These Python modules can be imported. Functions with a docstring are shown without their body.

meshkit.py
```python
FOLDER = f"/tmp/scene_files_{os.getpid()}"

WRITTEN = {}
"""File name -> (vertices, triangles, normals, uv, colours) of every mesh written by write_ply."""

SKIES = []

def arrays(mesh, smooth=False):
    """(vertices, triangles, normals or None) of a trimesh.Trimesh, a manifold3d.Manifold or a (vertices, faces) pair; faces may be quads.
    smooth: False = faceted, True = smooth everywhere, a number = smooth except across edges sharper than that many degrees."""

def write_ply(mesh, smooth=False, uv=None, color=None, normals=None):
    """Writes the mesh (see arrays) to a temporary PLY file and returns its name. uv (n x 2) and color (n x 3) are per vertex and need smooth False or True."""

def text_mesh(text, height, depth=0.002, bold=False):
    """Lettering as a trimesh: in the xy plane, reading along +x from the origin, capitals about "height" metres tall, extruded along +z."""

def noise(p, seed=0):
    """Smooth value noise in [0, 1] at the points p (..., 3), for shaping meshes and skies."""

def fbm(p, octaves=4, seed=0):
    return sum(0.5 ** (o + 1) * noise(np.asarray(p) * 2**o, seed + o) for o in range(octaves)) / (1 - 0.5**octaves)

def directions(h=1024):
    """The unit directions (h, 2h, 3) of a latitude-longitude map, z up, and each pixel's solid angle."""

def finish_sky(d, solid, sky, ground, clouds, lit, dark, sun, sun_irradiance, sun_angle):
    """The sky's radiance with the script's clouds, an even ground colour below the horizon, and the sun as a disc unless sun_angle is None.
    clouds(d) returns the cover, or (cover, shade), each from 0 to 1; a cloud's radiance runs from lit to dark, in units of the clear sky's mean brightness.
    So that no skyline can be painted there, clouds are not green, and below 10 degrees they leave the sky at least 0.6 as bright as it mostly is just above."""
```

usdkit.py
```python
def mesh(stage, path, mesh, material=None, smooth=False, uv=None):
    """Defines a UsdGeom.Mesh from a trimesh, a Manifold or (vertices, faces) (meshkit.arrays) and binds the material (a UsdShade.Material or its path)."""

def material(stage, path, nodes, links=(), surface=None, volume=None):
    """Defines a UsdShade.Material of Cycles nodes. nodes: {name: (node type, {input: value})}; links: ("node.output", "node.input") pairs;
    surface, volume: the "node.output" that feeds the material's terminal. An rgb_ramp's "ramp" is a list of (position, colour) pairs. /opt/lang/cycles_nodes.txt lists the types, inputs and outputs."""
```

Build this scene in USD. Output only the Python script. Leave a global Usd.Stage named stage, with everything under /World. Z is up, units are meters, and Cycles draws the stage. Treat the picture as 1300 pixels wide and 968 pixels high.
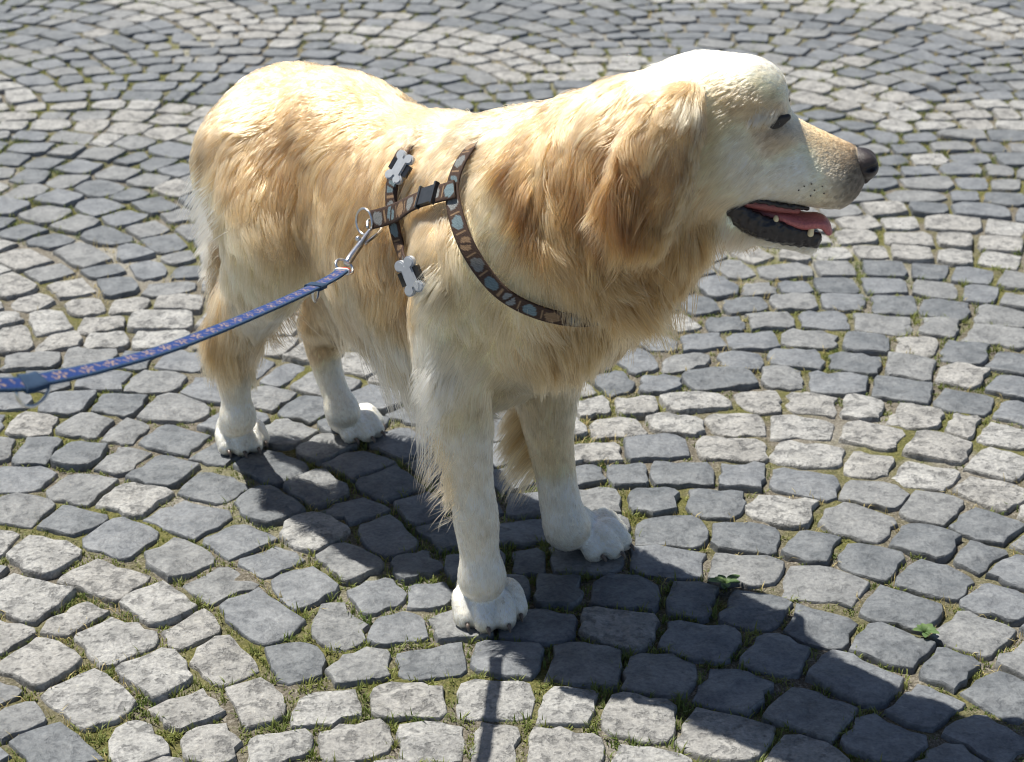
import math, numpy as np, trimesh, usdkit, meshkit
from scipy.spatial import cKDTree
from pxr import Usd, UsdGeom, UsdLux, UsdShade, Gf, Sdf, Vt

stage = Usd.Stage.CreateInMemory()
UsdGeom.Xform.Define(stage, '/World')
UsdGeom.Scope.Define(stage, '/World/Looks')
PI = math.pi
FULL = True

# ------------------------------------------------------------------ camera, sky, sun, exposure
EYE, PITCH, FOCAL = np.array([0, 0, 1.25]), math.radians(24.64), 2400.0      # focal length in photo pixels (photo is 1300 wide)
cam = UsdGeom.Camera.Define(stage, '/World/camera')
cam.CreateHorizontalApertureAttr(36.0)
cam.CreateFocalLengthAttr(36.0 * FOCAL / 1300)
cam.AddTransformOp().Set(Gf.Matrix4d().SetRotate(Gf.Rotation(Gf.Vec3d(1, 0, 0), 90 - math.degrees(PITCH))) * Gf.Matrix4d().SetTranslate(Gf.Vec3d(*map(float, EYE))))
cam.CreateFStopAttr(9.0)
cam.CreateFocusDistanceAttr(2.2)
cam.CreateExposureAttr(0.95)

SUN_EL, SUN_AZ = math.radians(65), math.atan2(-.835, .55)                       # azimuth = atan2(x, y) of the way to the sun
SUN = np.array([math.cos(SUN_EL) * math.sin(SUN_AZ), math.cos(SUN_EL) * math.cos(SUN_AZ), math.sin(SUN_EL)])
usdkit.material(stage, '/World/Looks/sky_look', {
    's': ('sky_texture', {'sky_type': 'single_scattering', 'sun_disc': False, 'sun_elevation': SUN_EL, 'sun_rotation': SUN_AZ}),
    'b': ('background_shader', {'strength': .052})}, [('s.color', 'b.color')], surface='b.background')
dome = UsdLux.DomeLight.Define(stage, '/World/sky')
UsdShade.MaterialBindingAPI.Apply(dome.GetPrim()).Bind(UsdShade.Material.Get(stage, '/World/Looks/sky_look'))
sun = UsdLux.DistantLight.Define(stage, '/World/sun')
sun.CreateIntensityAttr(1.25)
sun.CreateAngleAttr(.5)
sun.CreateNormalizeAttr(True)
sun.CreateColorAttr(Gf.Vec3f(1, .965, .88))
sun.AddTransformOp().Set(Gf.Matrix4d().SetRotate(Gf.Rotation(Gf.Vec3d(0, 0, 1), Gf.Vec3d(*map(float, SUN)))))

# ------------------------------------------------------------------ helpers
def tag(p, label=None, cat=None, group=None, kind=None):
    p = p.GetPrim() if hasattr(p, 'GetPrim') else p
    for k, v in (('label', label), ('category', cat), ('group', group), ('kind', kind)):
        if v:
            p.SetCustomDataByKey(k, v)
    return p

_used = {}
def numbered(path):
    n = _used.get(path, 0)
    _used[path] = n + 1
    return path if n == 0 else f'{path}_{n:03d}'

def part(parent, name, mesh, mat, smooth=40):
    p = numbered(f'{parent}/{name}')
    usdkit.mesh(stage, p, mesh, f'/World/Looks/{mat}', smooth=smooth)
    return p

def colored(path, cols, interp='vertex'):
    UsdGeom.PrimvarsAPI(stage.GetPrimAtPath(path)).CreatePrimvar('tone', Sdf.ValueTypeNames.Color3fArray, interp).Set(Vt.Vec3fArray.FromNumpy(np.asarray(cols, np.float32)))

def look(name, nodes, links, surface):
    return usdkit.material(stage, f'/World/Looks/{name}', nodes, links, surface=surface)

def unit(v):
    v = np.asarray(v, float)
    return v / (np.linalg.norm(v, axis=-1, keepdims=True) + 1e-12)

def smoothstep(a, b, x):
    t = np.clip((x - a) / (b - a), 0, 1)
    return t * t * (3 - 2 * t)

SP, CP = math.sin(PITCH), math.cos(PITCH)
RIGHT, UP = np.array([1., 0, 0]), np.array([0, SP, CP])
def ray(x, y):
    """The direction from the photographer's eye through a place seen in the photograph."""
    r, d = (x - 650) / FOCAL, (y - 484) / FOCAL
    return np.array([r, CP - d * SP, -(SP + d * CP)])
def ground_at(x, y, z=0.):
    d = ray(x, y)
    return EYE + d * (z - EYE[2]) / d[2]
def to_photo(p):
    q = np.asarray(p, float) - EYE
    f = q @ np.array([0, CP, -SP])
    return np.stack([650 + FOCAL * q[..., 0] / f, 484 - FOCAL * (q @ UP) / f], -1)

# the dog's own axes: FOOT is midway between the front paws, AX points forward along its back, LAT to its near side
FOOT, AX = np.array([.03, 2.08, 0]), unit([.67, -.745, 0])
LAT = np.array([AX[1], -AX[0], 0])
Z3 = np.array([0, 0, 1.])
def B(s, w, z):
    return FOOT + AX * s + LAT * w + Z3 * z
def Q(x, y, w):
    """The point seen at (x, y) that lies w metres to the near side of the dog's mid plane."""
    d = ray(x, y)
    return EYE + d * ((FOOT - EYE) @ LAT + w) / (d @ LAT)
HEAD, HYAW = np.array([.21, 1.935, .62]), math.radians(7)
HF, HN = np.array([math.cos(HYAW), -math.sin(HYAW), 0]), np.array([-math.sin(HYAW), -math.cos(HYAW), 0])
def H(x, y, w=0.):
    d = ray(x, y)
    return EYE + d * ((HEAD - EYE) @ HN + w) / (d @ HN)

def spline(pts, n=6):
    """Points along a Catmull-Rom curve, n per span."""
    p = np.asarray(pts, float)
    e = np.vstack([2 * p[0] - p[1], p, 2 * p[-1] - p[-2]])
    t = (np.arange(n) / n)[:, None]
    out = []
    for i in range(len(p) - 1):
        a, b, c, d = e[i:i + 4]
        out.append(.5 * (2 * b + (c - a) * t + (2 * a - 5 * b + 4 * c - d) * t ** 2 + (3 * b - a - 3 * c + d) * t ** 3))
    return np.vstack(out + [p[-1:]])

# ------------------------------------------------------------------ the dog's body: rounded cones blended into one surface
class Field:
    def __init__(self, lo, hi, h):
        self.lo, self.h = np.array(lo, float), h
        self.n = np.ceil((np.array(hi) - lo) / h).astype(int) + 1
        self.g = np.full(self.n, .06, np.float32)

    def window(self, lo, hi):
        a = np.clip(np.floor((lo - self.lo) / self.h).astype(int), 0, self.n)
        b = np.clip(np.ceil((hi - self.lo) / self.h).astype(int) + 1, 0, self.n)
        ax = [self.lo[i] + self.h * np.arange(a[i], b[i]) for i in range(3)]
        return tuple(slice(a[i], b[i]) for i in range(3)), np.stack(np.meshgrid(*ax, indexing='ij'), -1)

    def join(self, sl, d, k):
        g = self.g[sl]
        hh = np.maximum(k - np.abs(g - d), 0) / k
        self.g[sl] = np.minimum(g, d) - hh * hh * k * .25

    def cone(self, a, b, ra, rb, k=.03, squash=None):
        """Rounded cone from a to b. squash = (axis, factor) flattens it along that axis."""
        a, b = np.array(a, float), np.array(b, float)
        m = max(ra, rb) + k + .03
        sl, p = self.window(np.minimum(a, b) - m, np.maximum(a, b) + m)
        if squash is not None:
            q, f = unit(squash[0]), squash[1]
            c = (a + b) / 2
            warp = lambda x: x + ((x - c) @ q)[..., None] * (1 / f - 1) * q
            p, a, b = warp(p), warp(a), warp(b)
        ab = b - a
        l2 = ab @ ab + 1e-12
        t = np.clip(((p - a) @ ab) / l2, 0, 1)
        d = np.linalg.norm(p - (a + t[..., None] * ab), axis=-1) - (ra + (rb - ra) * t)
        if squash is not None:
            d = d * min(1, squash[1] + .15)
        self.join(sl, d.astype(np.float32), k)

    def ball(self, c, r, k=.03, axes=None):
        """Ellipsoid: r a number or three radii along the three axes."""
        c, r = np.array(c, float), np.broadcast_to(np.array(r, float), (3,))
        axes = np.eye(3) if axes is None else np.array(axes)
        m = r.max() + k + .03
        sl, p = self.window(c - m, c + m)
        q = (p - c) @ axes.T
        k0, k1 = np.linalg.norm(q / r, axis=-1), np.linalg.norm(q / (r * r), axis=-1)
        self.join(sl, np.where(k1 > 1e-6, k0 * (k0 - 1) / np.maximum(k1, 1e-6), -r.min()).astype(np.float32), k)

    def chain(self, pts, radii, k=.03, squash=None, n=5):
        """A limb: one smooth tapered tube through pts, joined to the rest as a whole."""
        P, R = spline(pts, n), spline(np.array(radii, float)[:, None], n)[:, 0]
        m = R.max() + k + .03
        sl, p = self.window(P.min(0) - m, P.max(0) + m)
        d = np.full(p.shape[:3], 9., np.float32)
        for a, b, ra, rb in zip(P, P[1:], R, R[1:]):
            q, ab = p, b - a
            if squash is not None:
                u, f = squash
                q = p + ((p - (a + b) / 2) @ u)[..., None] * (1 / f - 1) * u
                c = (a + b) / 2
                a = a + ((a - c) @ u) * (1 / f - 1) * u
                ab = c + (b - c) + ((b - c) @ u) * (1 / f - 1) * u - a
            t = np.clip(((q - a) @ ab) / (ab @ ab + 1e-12), 0, 1)
            d = np.minimum(d, np.linalg.norm(q - (a + t[..., None] * ab), axis=-1) - (ra + (rb - ra) * t))
        if squash is not None:
            d = d * min(1, squash[1] + .15)
        self.join(sl, d.astype(np.float32), k)

    def carve(self, a, b, ra, rb, k=.008):
        a, b = np.array(a, float), np.array(b, float)
        m = max(ra, rb) + k + .02
        sl, p = self.window(np.minimum(a, b) - m, np.maximum(a, b) + m)
        ab = b - a
        t = np.clip(((p - a) @ ab) / (ab @ ab), 0, 1)
        d = -(np.linalg.norm(p - (a + t[..., None] * ab), axis=-1) - (ra + (rb - ra) * t))
        g = self.g[sl]
        hh = np.maximum(k - np.abs(g - d), 0) / k
        self.g[sl] = np.maximum(g, d) + hh * hh * k * .25

    def surface(self):
        """Naive surface nets."""
        g, h = self.g, self.h
        ins = g < 0
        c = np.zeros(tuple(n - 1 for n in g.shape), np.int8)
        for i, j, k in np.ndindex(2, 2, 2):
            c += ins[i:g.shape[0] - 1 + i, j:g.shape[1] - 1 + j, k:g.shape[2] - 1 + k]
        cell = (c > 0) & (c < 8)
        idx = np.argwhere(cell)
        num = np.full(cell.shape, -1, np.int64)
        num[cell] = np.arange(len(idx))
        corners = np.array(list(np.ndindex(2, 2, 2)))
        val = np.stack([g[tuple((idx + q).T)] for q in corners], 1)
        acc, cnt = np.zeros((len(idx), 3)), np.zeros(len(idx))
        for a in range(8):
            for b in range(a + 1, 8):
                if np.abs(corners[a] - corners[b]).sum() != 1:
                    continue
                va, vb = val[:, a], val[:, b]
                cross = (va < 0) != (vb < 0)
                t = np.where(cross, va / np.where(cross, va - vb, 1), 0)
                acc += np.where(cross[:, None], corners[a] + t[:, None] * (corners[b] - corners[a]), 0)
                cnt += cross
        v = self.lo + h * (idx + acc / cnt[:, None])
        faces = []
        for ax in range(3):
            sl0 = [slice(None)] * 3; sl1 = [slice(None)] * 3
            sl0[ax], sl1[ax] = slice(0, -1), slice(1, None)
            e = np.argwhere(ins[tuple(sl0)] != ins[tuple(sl1)])
            first = ins[tuple(sl0)][tuple(e.T)]
            o1, o2 = [q for q in range(3) if q != ax]
            quad = []
            for d1, d2 in ((0, 0), (-1, 0), (-1, -1), (0, -1)):
                cc = e.copy(); cc[:, o1] += d1; cc[:, o2] += d2
                quad.append(num[tuple(cc.T)])
            q = np.stack(quad, 1)
            flip = first if ax != 1 else ~first
            q[~flip] = q[~flip][:, ::-1]
            faces.append(q)
        f = np.vstack(faces)
        f = np.vstack([f[:, [0, 1, 2]], f[:, [0, 2, 3]]])
        m = trimesh.Trimesh(v, f, process=False)
        if m.volume < 0:
            m.invert()
        return m

PAWS = [  # where the ball of the paw stands in the photograph, heading, side, length
    (ground_at(614, 775), math.radians(-72), 1.0), (ground_at(745, 692), math.radians(-32), .95),
    (ground_at(301, 563), math.radians(-58), .84), (ground_at(445, 548), math.radians(-38), .86)]

EAR_LINE = [(870, 128, .052, .022), (846, 165, .080, .035), (824, 222, .098, .041), (815, 268, .102, .036), (816, 302, .100, .022)]
EARS = [([H(x, y, sd * w) for x, y, w, _ in EAR_LINE], [q[3] for q in EAR_LINE]) for sd in (1, -1)]
def dog_body(h):
    F = Field([-.62, 1.62, -.01], [.55, 2.85, .80], h)
    # trunk
    F.ball(B(-.18, 0, .412), (.225, .116, .158), .06, (AX, LAT, Z3))
    F.cone(B(-.22, 0, .455), B(-.46, 0, .483), .112, .107, .05, (LAT, .84))
    F.ball(B(-.37, 0, .497), (.10, .085, .096), .05, (AX, LAT, Z3))
    F.ball(B(-.50, 0, .455), (.105, .108, .108), .05, (AX, LAT, Z3))
    F.cone(B(-.03, 0, .530), B(-.14, 0, .505), .07, .08, .05)
    F.cone(B(-.10, 0, .33), B(-.33, 0, .385), .088, .062, .05)
    # chest and neck
    F.ball(B(.02, 0, .436), (.100, .108, .120), .055, (AX, LAT, Z3))
    F.cone(B(.0, 0, .50), HEAD + np.array([-.075, .01, -.03]), .122, .075, .06)
    F.cone(B(.02, 0, .55), HEAD + np.array([-.08, .01, .03]), .070, .058, .05)
    F.cone(B(.07, 0, .455), HEAD + np.array([-.06, .0, -.06]), .08, .055, .05)
    F.chain([H(846, 262, .0), H(826, 312, .0), H(800, 352, .0)], [.052, .046, .034], .03)
    # head
    F.ball(H(897, 134), (.070, .056, .056), .03, (HF, HN, Z3))
    for w in (-.018, .018):
        F.ball(H(953, 119, w), (.036, .029, .034), .025, (HF, HN, Z3))
        F.ball(H(915, 202, w * 1.4), (.050, .036, .050), .03, (HF, HN, Z3))
        F.cone(H(962, 218, w * .8), H(1054, 237, w * .72), .026, .0222, .02)
        F.ball(H(966, 134, w * 1.75), (.022, .014, .012), .012, (HF, HN, Z3))
        F.ball(H(985, 172, w * 1.5), (.016, .012, .010), .012, (HF, HN, Z3))
    F.cone(H(978, 176), H(1070, 208), .030, .0215, .025)
    F.cone(H(995, 205), H(1060, 222), .033, .025, .02)
    F.cone(H(890, 265), H(1026, 306), .024, .0115, .012, (HN, 1.35))
    F.cone(H(866, 222), H(900, 255), .052, .030, .03)
    for w in np.linspace(-.05, .05, 11):
        F.carve(H(931, 268, w), H(1050, 293, w), .006, .0145, .006)
    # legs
    LIMBS = [[(598, 330, .092, .063), (585, 420, .105, .050), (580, 488, .108, .0375), (592, 560, .104, .0285), (599, 612, .10, .0242), (604, 655, .10, .0258), (609, 705, .10, .0225), (612, 733, .10, .0225)],
             [(705, 345, -.07, .066), (692, 430, -.08, .052), (693, 490, -.085, .038), (698, 555, -.085, .0285), (706, 605, -.085, .0242), (712, 640, -.085, .0255), (720, 670, -.085, .0245)],
             [(335, 205, .066, .088), (352, 300, .100, .066), (325, 375, .10, .042), (299, 428, .095, .027), (298, 470, .095, .0205), (300, 505, .095, .0185), (302, 530, .095, .0190)],
             [(400, 220, -.05, .085), (448, 335, -.085, .060), (424, 392, -.085, .038), (408, 428, -.085, .025), (418, 475, -.085, .0195), (428, 503, -.085, .0185), (435, 523, -.085, .0190)]]
    for pts in LIMBS:
        F.chain([Q(x, y, w) for x, y, w, r in pts], [r for *_, r in pts], .03)
    # paws
    for (c, yaw, L), ank in zip(PAWS, [Q(*pts[-1][:3]) for pts in LIMBS]):
        d, n = np.array([math.cos(yaw), math.sin(yaw), 0]), np.array([-math.sin(yaw), math.cos(yaw), 0])
        F.cone(ank, c + (Z3 * .029 - d * .016) * L, .0245 * L, .0245 * L, .02)
        F.ball(c + Z3 * .019 * L, np.array([.036, .031, .018]) * L, .014, (d, n, Z3))
        for o, fwd in ((-.033, .022), (-.0125, .040), (.0125, .040), (.033, .022)):
            F.chain([c + (d * (fwd - .03) + n * o * .55 + Z3 * .028) * L, c + (d * (fwd - .010) + n * o * .9 + Z3 * .031) * L, c + (d * (fwd + .008) + n * o + Z3 * .0150) * L], [.010 * L, .0138 * L, .0140 * L], .0016)
    # tail
    F.chain([B(-.56, 0, .50), B(-.60, .005, .45), B(-.622, .01, .34), B(-.630, .012, .22), B(-.630, .012, .13)], [.042, .034, .028, .022, .012], .03)
    # ears: flat flaps hanging along the cheek
    for pts, rad in EARS:
        F.chain(pts, rad, .006, (HN, .34))
    return F

def closed_chain(chains, h, k=.006, lo=None, hi=None):
    """A small part made of a few tapered tubes: chains = [(points, radii, squash), ...]."""
    pts = np.vstack([np.asarray(c[0]) for c in chains])
    r = max(max(c[1]) for c in chains)
    F = Field(pts.min(0) - r * 2 - .012, pts.max(0) + r * 2 + .012, h)
    for p, rad, sq in chains:
        F.chain(p, rad, k, sq, 4)
    return F.surface()

# ------------------------------------------------------------------ materials
def stone_look(name, base, base2, rough, bump, spots):
    look(name, {
        'g': ('geometry', {}), 'o': ('object_info', {}),
        'n1': ('noise_texture', {'scale': 22.0, 'detail': 6.0, 'roughness': .62}),
        'n2': ('noise_texture', {'scale': 170.0, 'detail': 8.0, 'roughness': .7}),
        'n3': ('noise_texture', {'scale': 420.0, 'detail': 4.0, 'roughness': .6}),
        'v': ('voronoi_texture', {'scale': 95.0}),
        'r1': ('rgb_ramp', {'ramp': [(.3, base), (.62, base2)]}),
        'r2': ('rgb_ramp', {'ramp': [(.30, (.55, .55, .56)), (.55, (1, 1, 1)), (.72, (1.28, 1.26, 1.2))]}),
        'r3': ('rgb_ramp', {'ramp': [(.06, (1 - spots,) * 3), (.28, (1, 1, 1))]}),
        'isl': ('map_range', {'from_min': 0., 'from_max': 1., 'to_min': .72, 'to_max': 1.26}),
        'm1': ('mix', {'mix_type': 'multiply', 'fac': 1.0}), 'm2': ('mix', {'mix_type': 'multiply', 'fac': 1.0}), 'm3': ('mix', {'mix_type': 'multiply', 'fac': 1.0}),
        'ad': ('math', {'math_type': 'multiply_add', 'value2': .55}), 'n5': ('noise_texture', {'scale': 48.0, 'detail': 7.0, 'roughness': .7, 'distortion': .25}), 'r5': ('rgb_ramp', {'ramp': [(.34, (0, 0, 0)), (.46, (.9, .9, .9)), (.60, (1, 1, 1)), (.72, (1.4, 1.4, 1.4))]}), 'bw': ('rgb_to_bw', {}), 'ad2': ('math', {'math_type': 'multiply_add', 'value2': .45}), 'r6': ('rgb_ramp', {'ramp': [(.30, (.80, .80, .81)), (.50, (1, 1, 1)), (.70, (1.13, 1.12, 1.10))]}), 'm4': ('mix', {'mix_type': 'multiply', 'fac': 1.0}),
        'b': ('bump', {'strength': bump, 'distance': .007}),
        'p': ('principled_bsdf', {'roughness': rough, 'specular_ior_level': .45})},
        [('g.position', 'n1.vector'), ('g.position', 'n2.vector'), ('g.position', 'n3.vector'), ('g.position', 'v.vector'),
         ('n1.fac', 'r1.fac'), ('n2.fac', 'r2.fac'), ('v.distance', 'r3.fac'), ('g.random_per_island', 'isl.value'),
         ('r1.color', 'm1.color1'), ('r2.color', 'm1.color2'), ('m1.color', 'm2.color1'), ('r3.color', 'm2.color2'), ('m2.color', 'm3.color1'), ('isl.result', 'm3.color2'),
         ('g.position', 'n5.vector'), ('n5.fac', 'r5.fac'), ('r5.color', 'bw.color'), ('bw.val', 'ad2.value1'), ('ad.value', 'ad2.value3'), ('n5.fac', 'r6.fac'), ('m3.color', 'm4.color1'), ('r6.color', 'm4.color2'), ('m4.color', 'p.base_color'), ('n2.fac', 'ad.value1'), ('n1.fac', 'ad.value3'), ('ad2.value', 'b.height'), ('b.normal', 'p.normal')], 'p.BSDF')

DARK = ['basalt_dark', 'basalt_blue', 'basalt_grey']
LIGHT = ['granite_pale', 'granite_warm']
stone_look('basalt_dark', (.088, .098, .110), (.170, .180, .192), .62, .55, .25)
stone_look('basalt_blue', (.118, .128, .143), (.205, .215, .229), .60, .5, .2)
stone_look('basalt_grey', (.15, .155, .160), (.24, .244, .246), .68, .6, .25)
stone_look('granite_pale', (.27, .268, .260), (.42, .415, .403), .8, .95, .4)
stone_look('granite_warm', (.245, .240, .230), (.39, .381, .365), .8, .95, .4)
look('soil', {
    'g': ('geometry', {}), 'n1': ('noise_texture', {'scale': 5.0, 'detail': 5.0, 'roughness': .6}), 'n2': ('noise_texture', {'scale': 260.0, 'detail': 6.0, 'roughness': .7}),
    'n4': ('noise_texture', {'scale': 1.7, 'detail': 4.0}),
    'n3': ('noise_texture', {'scale': 60.0, 'detail': 5.0}),
    'rs': ('rgb_ramp', {'ramp': [(.25, (.05, .042, .032)), (.5, (.13, .115, .09)), (.7, (.30, .275, .235))]}),
    'rm': ('rgb_ramp', {'ramp': [(.25, (.03, .032, .010)), (.5, (.10, .10, .026)), (.75, (.23, .20, .075))]}),
    'rd': ('rgb_ramp', {'ramp': [(.25, (.16, .15, .13)), (.7, (.38, .365, .33))]}),
    'k': ('rgb_ramp', {'ramp': [(.46, (0, 0, 0)), (.60, (.9, .9, .9))]}),
    'k2': ('rgb_ramp', {'ramp': [(.52, (0, 0, 0)), (.66, (1, 1, 1))]}),
    'm': ('mix', {}), 'm2': ('mix', {}), 'b': ('bump', {'strength': .9, 'distance': .006}), 'p': ('principled_bsdf', {'roughness': .95, 'specular_ior_level': .15})},
    [('g.position', 'n1.vector'), ('g.position', 'n2.vector'), ('g.position', 'n3.vector'), ('g.position', 'n4.vector'), ('n2.fac', 'rs.fac'), ('n2.fac', 'rm.fac'), ('n2.fac', 'rd.fac'),
     ('n4.fac', 'k2.fac'), ('k2.color', 'm2.fac'), ('rs.color', 'm2.color1'), ('rd.color', 'm2.color2'),
     ('n1.fac', 'k.fac'), ('k.color', 'm.fac'), ('m2.color', 'm.color1'), ('rm.color', 'm.color2'), ('m.color', 'p.base_color'), ('n2.fac', 'b.height'), ('b.normal', 'p.normal')], 'p.BSDF')
def leaf_look(name, a, b, scale=30.):
    look(name, {'g': ('geometry', {}), 'n': ('noise_texture', {'scale': scale, 'detail': 3.0}), 'r': ('rgb_ramp', {'ramp': [(.3, a), (.7, b)]}),
                'd': ('principled_bsdf', {'roughness': .55, 'specular_ior_level': .3}), 't': ('translucent_bsdf', {}), 'm': ('mix_closure', {'fac': .35})},
         [('g.position', 'n.vector'), ('n.fac', 'r.fac'), ('r.color', 'd.base_color'), ('r.color', 't.color'), ('d.BSDF', 'm.closure1'), ('t.BSDF', 'm.closure2')], 'm.closure')
leaf_look('grass_green', (.08, .12, .025), (.24, .25, .075), 14.)
leaf_look('grass_dry', (.30, .24, .09), (.50, .41, .20), 30.)
leaf_look('weed_green', (.05, .10, .03), (.13, .19, .07), 60.)
look('fur', {'a': ('attribute', {'attribute': 'tone'}), 'i': ('hair_info', {}), 'k': ('rgb_ramp', {'ramp': [(0, (.62, .58, .54)), (.55, (1, 1, 1)), (1, (1.10, 1.11, 1.12))]}), 'x': ('mix', {'mix_type': 'multiply', 'fac': 1.0}), 'h': ('principled_hair_bsdf', {'model': 'Chiang', 'parametrization': 'Direct coloring', 'roughness': .33, 'radial_roughness': .5, 'offset': .035})},  # paler tips, plus darker roots: shade between locks put into the colour
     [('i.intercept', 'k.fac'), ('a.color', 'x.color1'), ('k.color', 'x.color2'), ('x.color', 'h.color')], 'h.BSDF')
look('skin', {'a': ('attribute', {'attribute': 'tone'}), 'g': ('geometry', {}), 'n': ('noise_texture', {'scale': 300., 'detail': 4.}), 'b': ('bump', {'strength': .15, 'distance': .001}), 'p': ('principled_bsdf', {'roughness': .85, 'specular_ior_level': .1})},
     [('a.color', 'p.base_color'), ('g.position', 'n.vector'), ('n.fac', 'b.height'), ('b.normal', 'p.normal')], 'p.BSDF')
def simple(name, col, rough=.5, bump=0., scale=200., metal=0., var=.25, spec=.5):
    look(name, {'g': ('geometry', {}), 'n': ('noise_texture', {'scale': scale, 'detail': 5.0}), 'r': ('rgb_ramp', {'ramp': [(.3, [c * (1 - var) for c in col]), (.7, [min(1, c * (1 + var)) for c in col])]}),
                'b': ('bump', {'strength': bump, 'distance': .001}), 'p': ('principled_bsdf', {'roughness': rough, 'metallic': metal, 'specular_ior_level': spec})},
         [('g.position', 'n.vector'), ('n.fac', 'r.fac'), ('r.color', 'p.base_color'), ('n.fac', 'b.height'), ('b.normal', 'p.normal')], 'p.BSDF')
simple('nose_skin', (.022, .014, .013), .42, .9, 900.)
simple('lip_skin', (.014, .011, .012), .27, .8, 350.)
simple('tongue_skin', (.36, .105, .105), .34, .7, 500.)
simple('gum_skin', (.22, .06, .055), .4, .5, 400.)
simple('tooth_enamel', (.62, .52, .32), .25, .1, 100., var=.1)
simple('eyeball', (.018, .010, .006), .05, 0., 100.)
simple('eyelid_skin', (.02, .016, .015), .5, .6, 700.)
simple('claw_horn', (.10, .075, .06), .4, .3, 300.)
simple('steel', (.62, .62, .63), .22, .15, 260., metal=1., var=.12)
simple('buckle_white', (.34, .36, .39), .4, .1, 200., var=.06)
simple('black_plastic', (.02, .02, .022), .28, .1, 200.)
simple('leash_label_red', (.50, .05, .04), .6, .3, 600.)
simple('leash_label_white', (.70, .70, .70), .6, .3, 600., var=.08)
look('webbing', {'a': ('attribute', {'attribute': 'tone'}), 'g': ('geometry', {}), 'n': ('noise_texture', {'scale': 900., 'detail': 3.}), 'b': ('bump', {'strength': .8, 'distance': .0012}), 'p': ('principled_bsdf', {'roughness': .8, 'specular_ior_level': .25})},
     [('a.color', 'p.base_color'), ('g.position', 'n.vector'), ('n.fac', 'b.height'), ('b.normal', 'p.normal')], 'p.BSDF')

# ------------------------------------------------------------------ the ground and its paving of stones laid in arcs
rng = np.random.default_rng(11)
tag(stage.GetPrimAtPath('/World/sky'), kind='structure')
ROWS_AX = unit([.455, .89, 0])[:2]                       # the way the arcs are stacked
ROWS_PX = np.array([ROWS_AX[1], -ROWS_AX[0]])
VLINE, COLW, ARC_R, STEP = np.array([.443, 3.2]), .95, .70, .091

def in_view(p, m=60):
    q = to_photo(np.column_stack([p, np.zeros(len(p))]) if p.shape[1] == 2 else p)
    return (q[:, 0] > -m) & (q[:, 0] < 1300 + m) & (q[:, 1] > -m) & (q[:, 1] < 968 + m)

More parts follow.
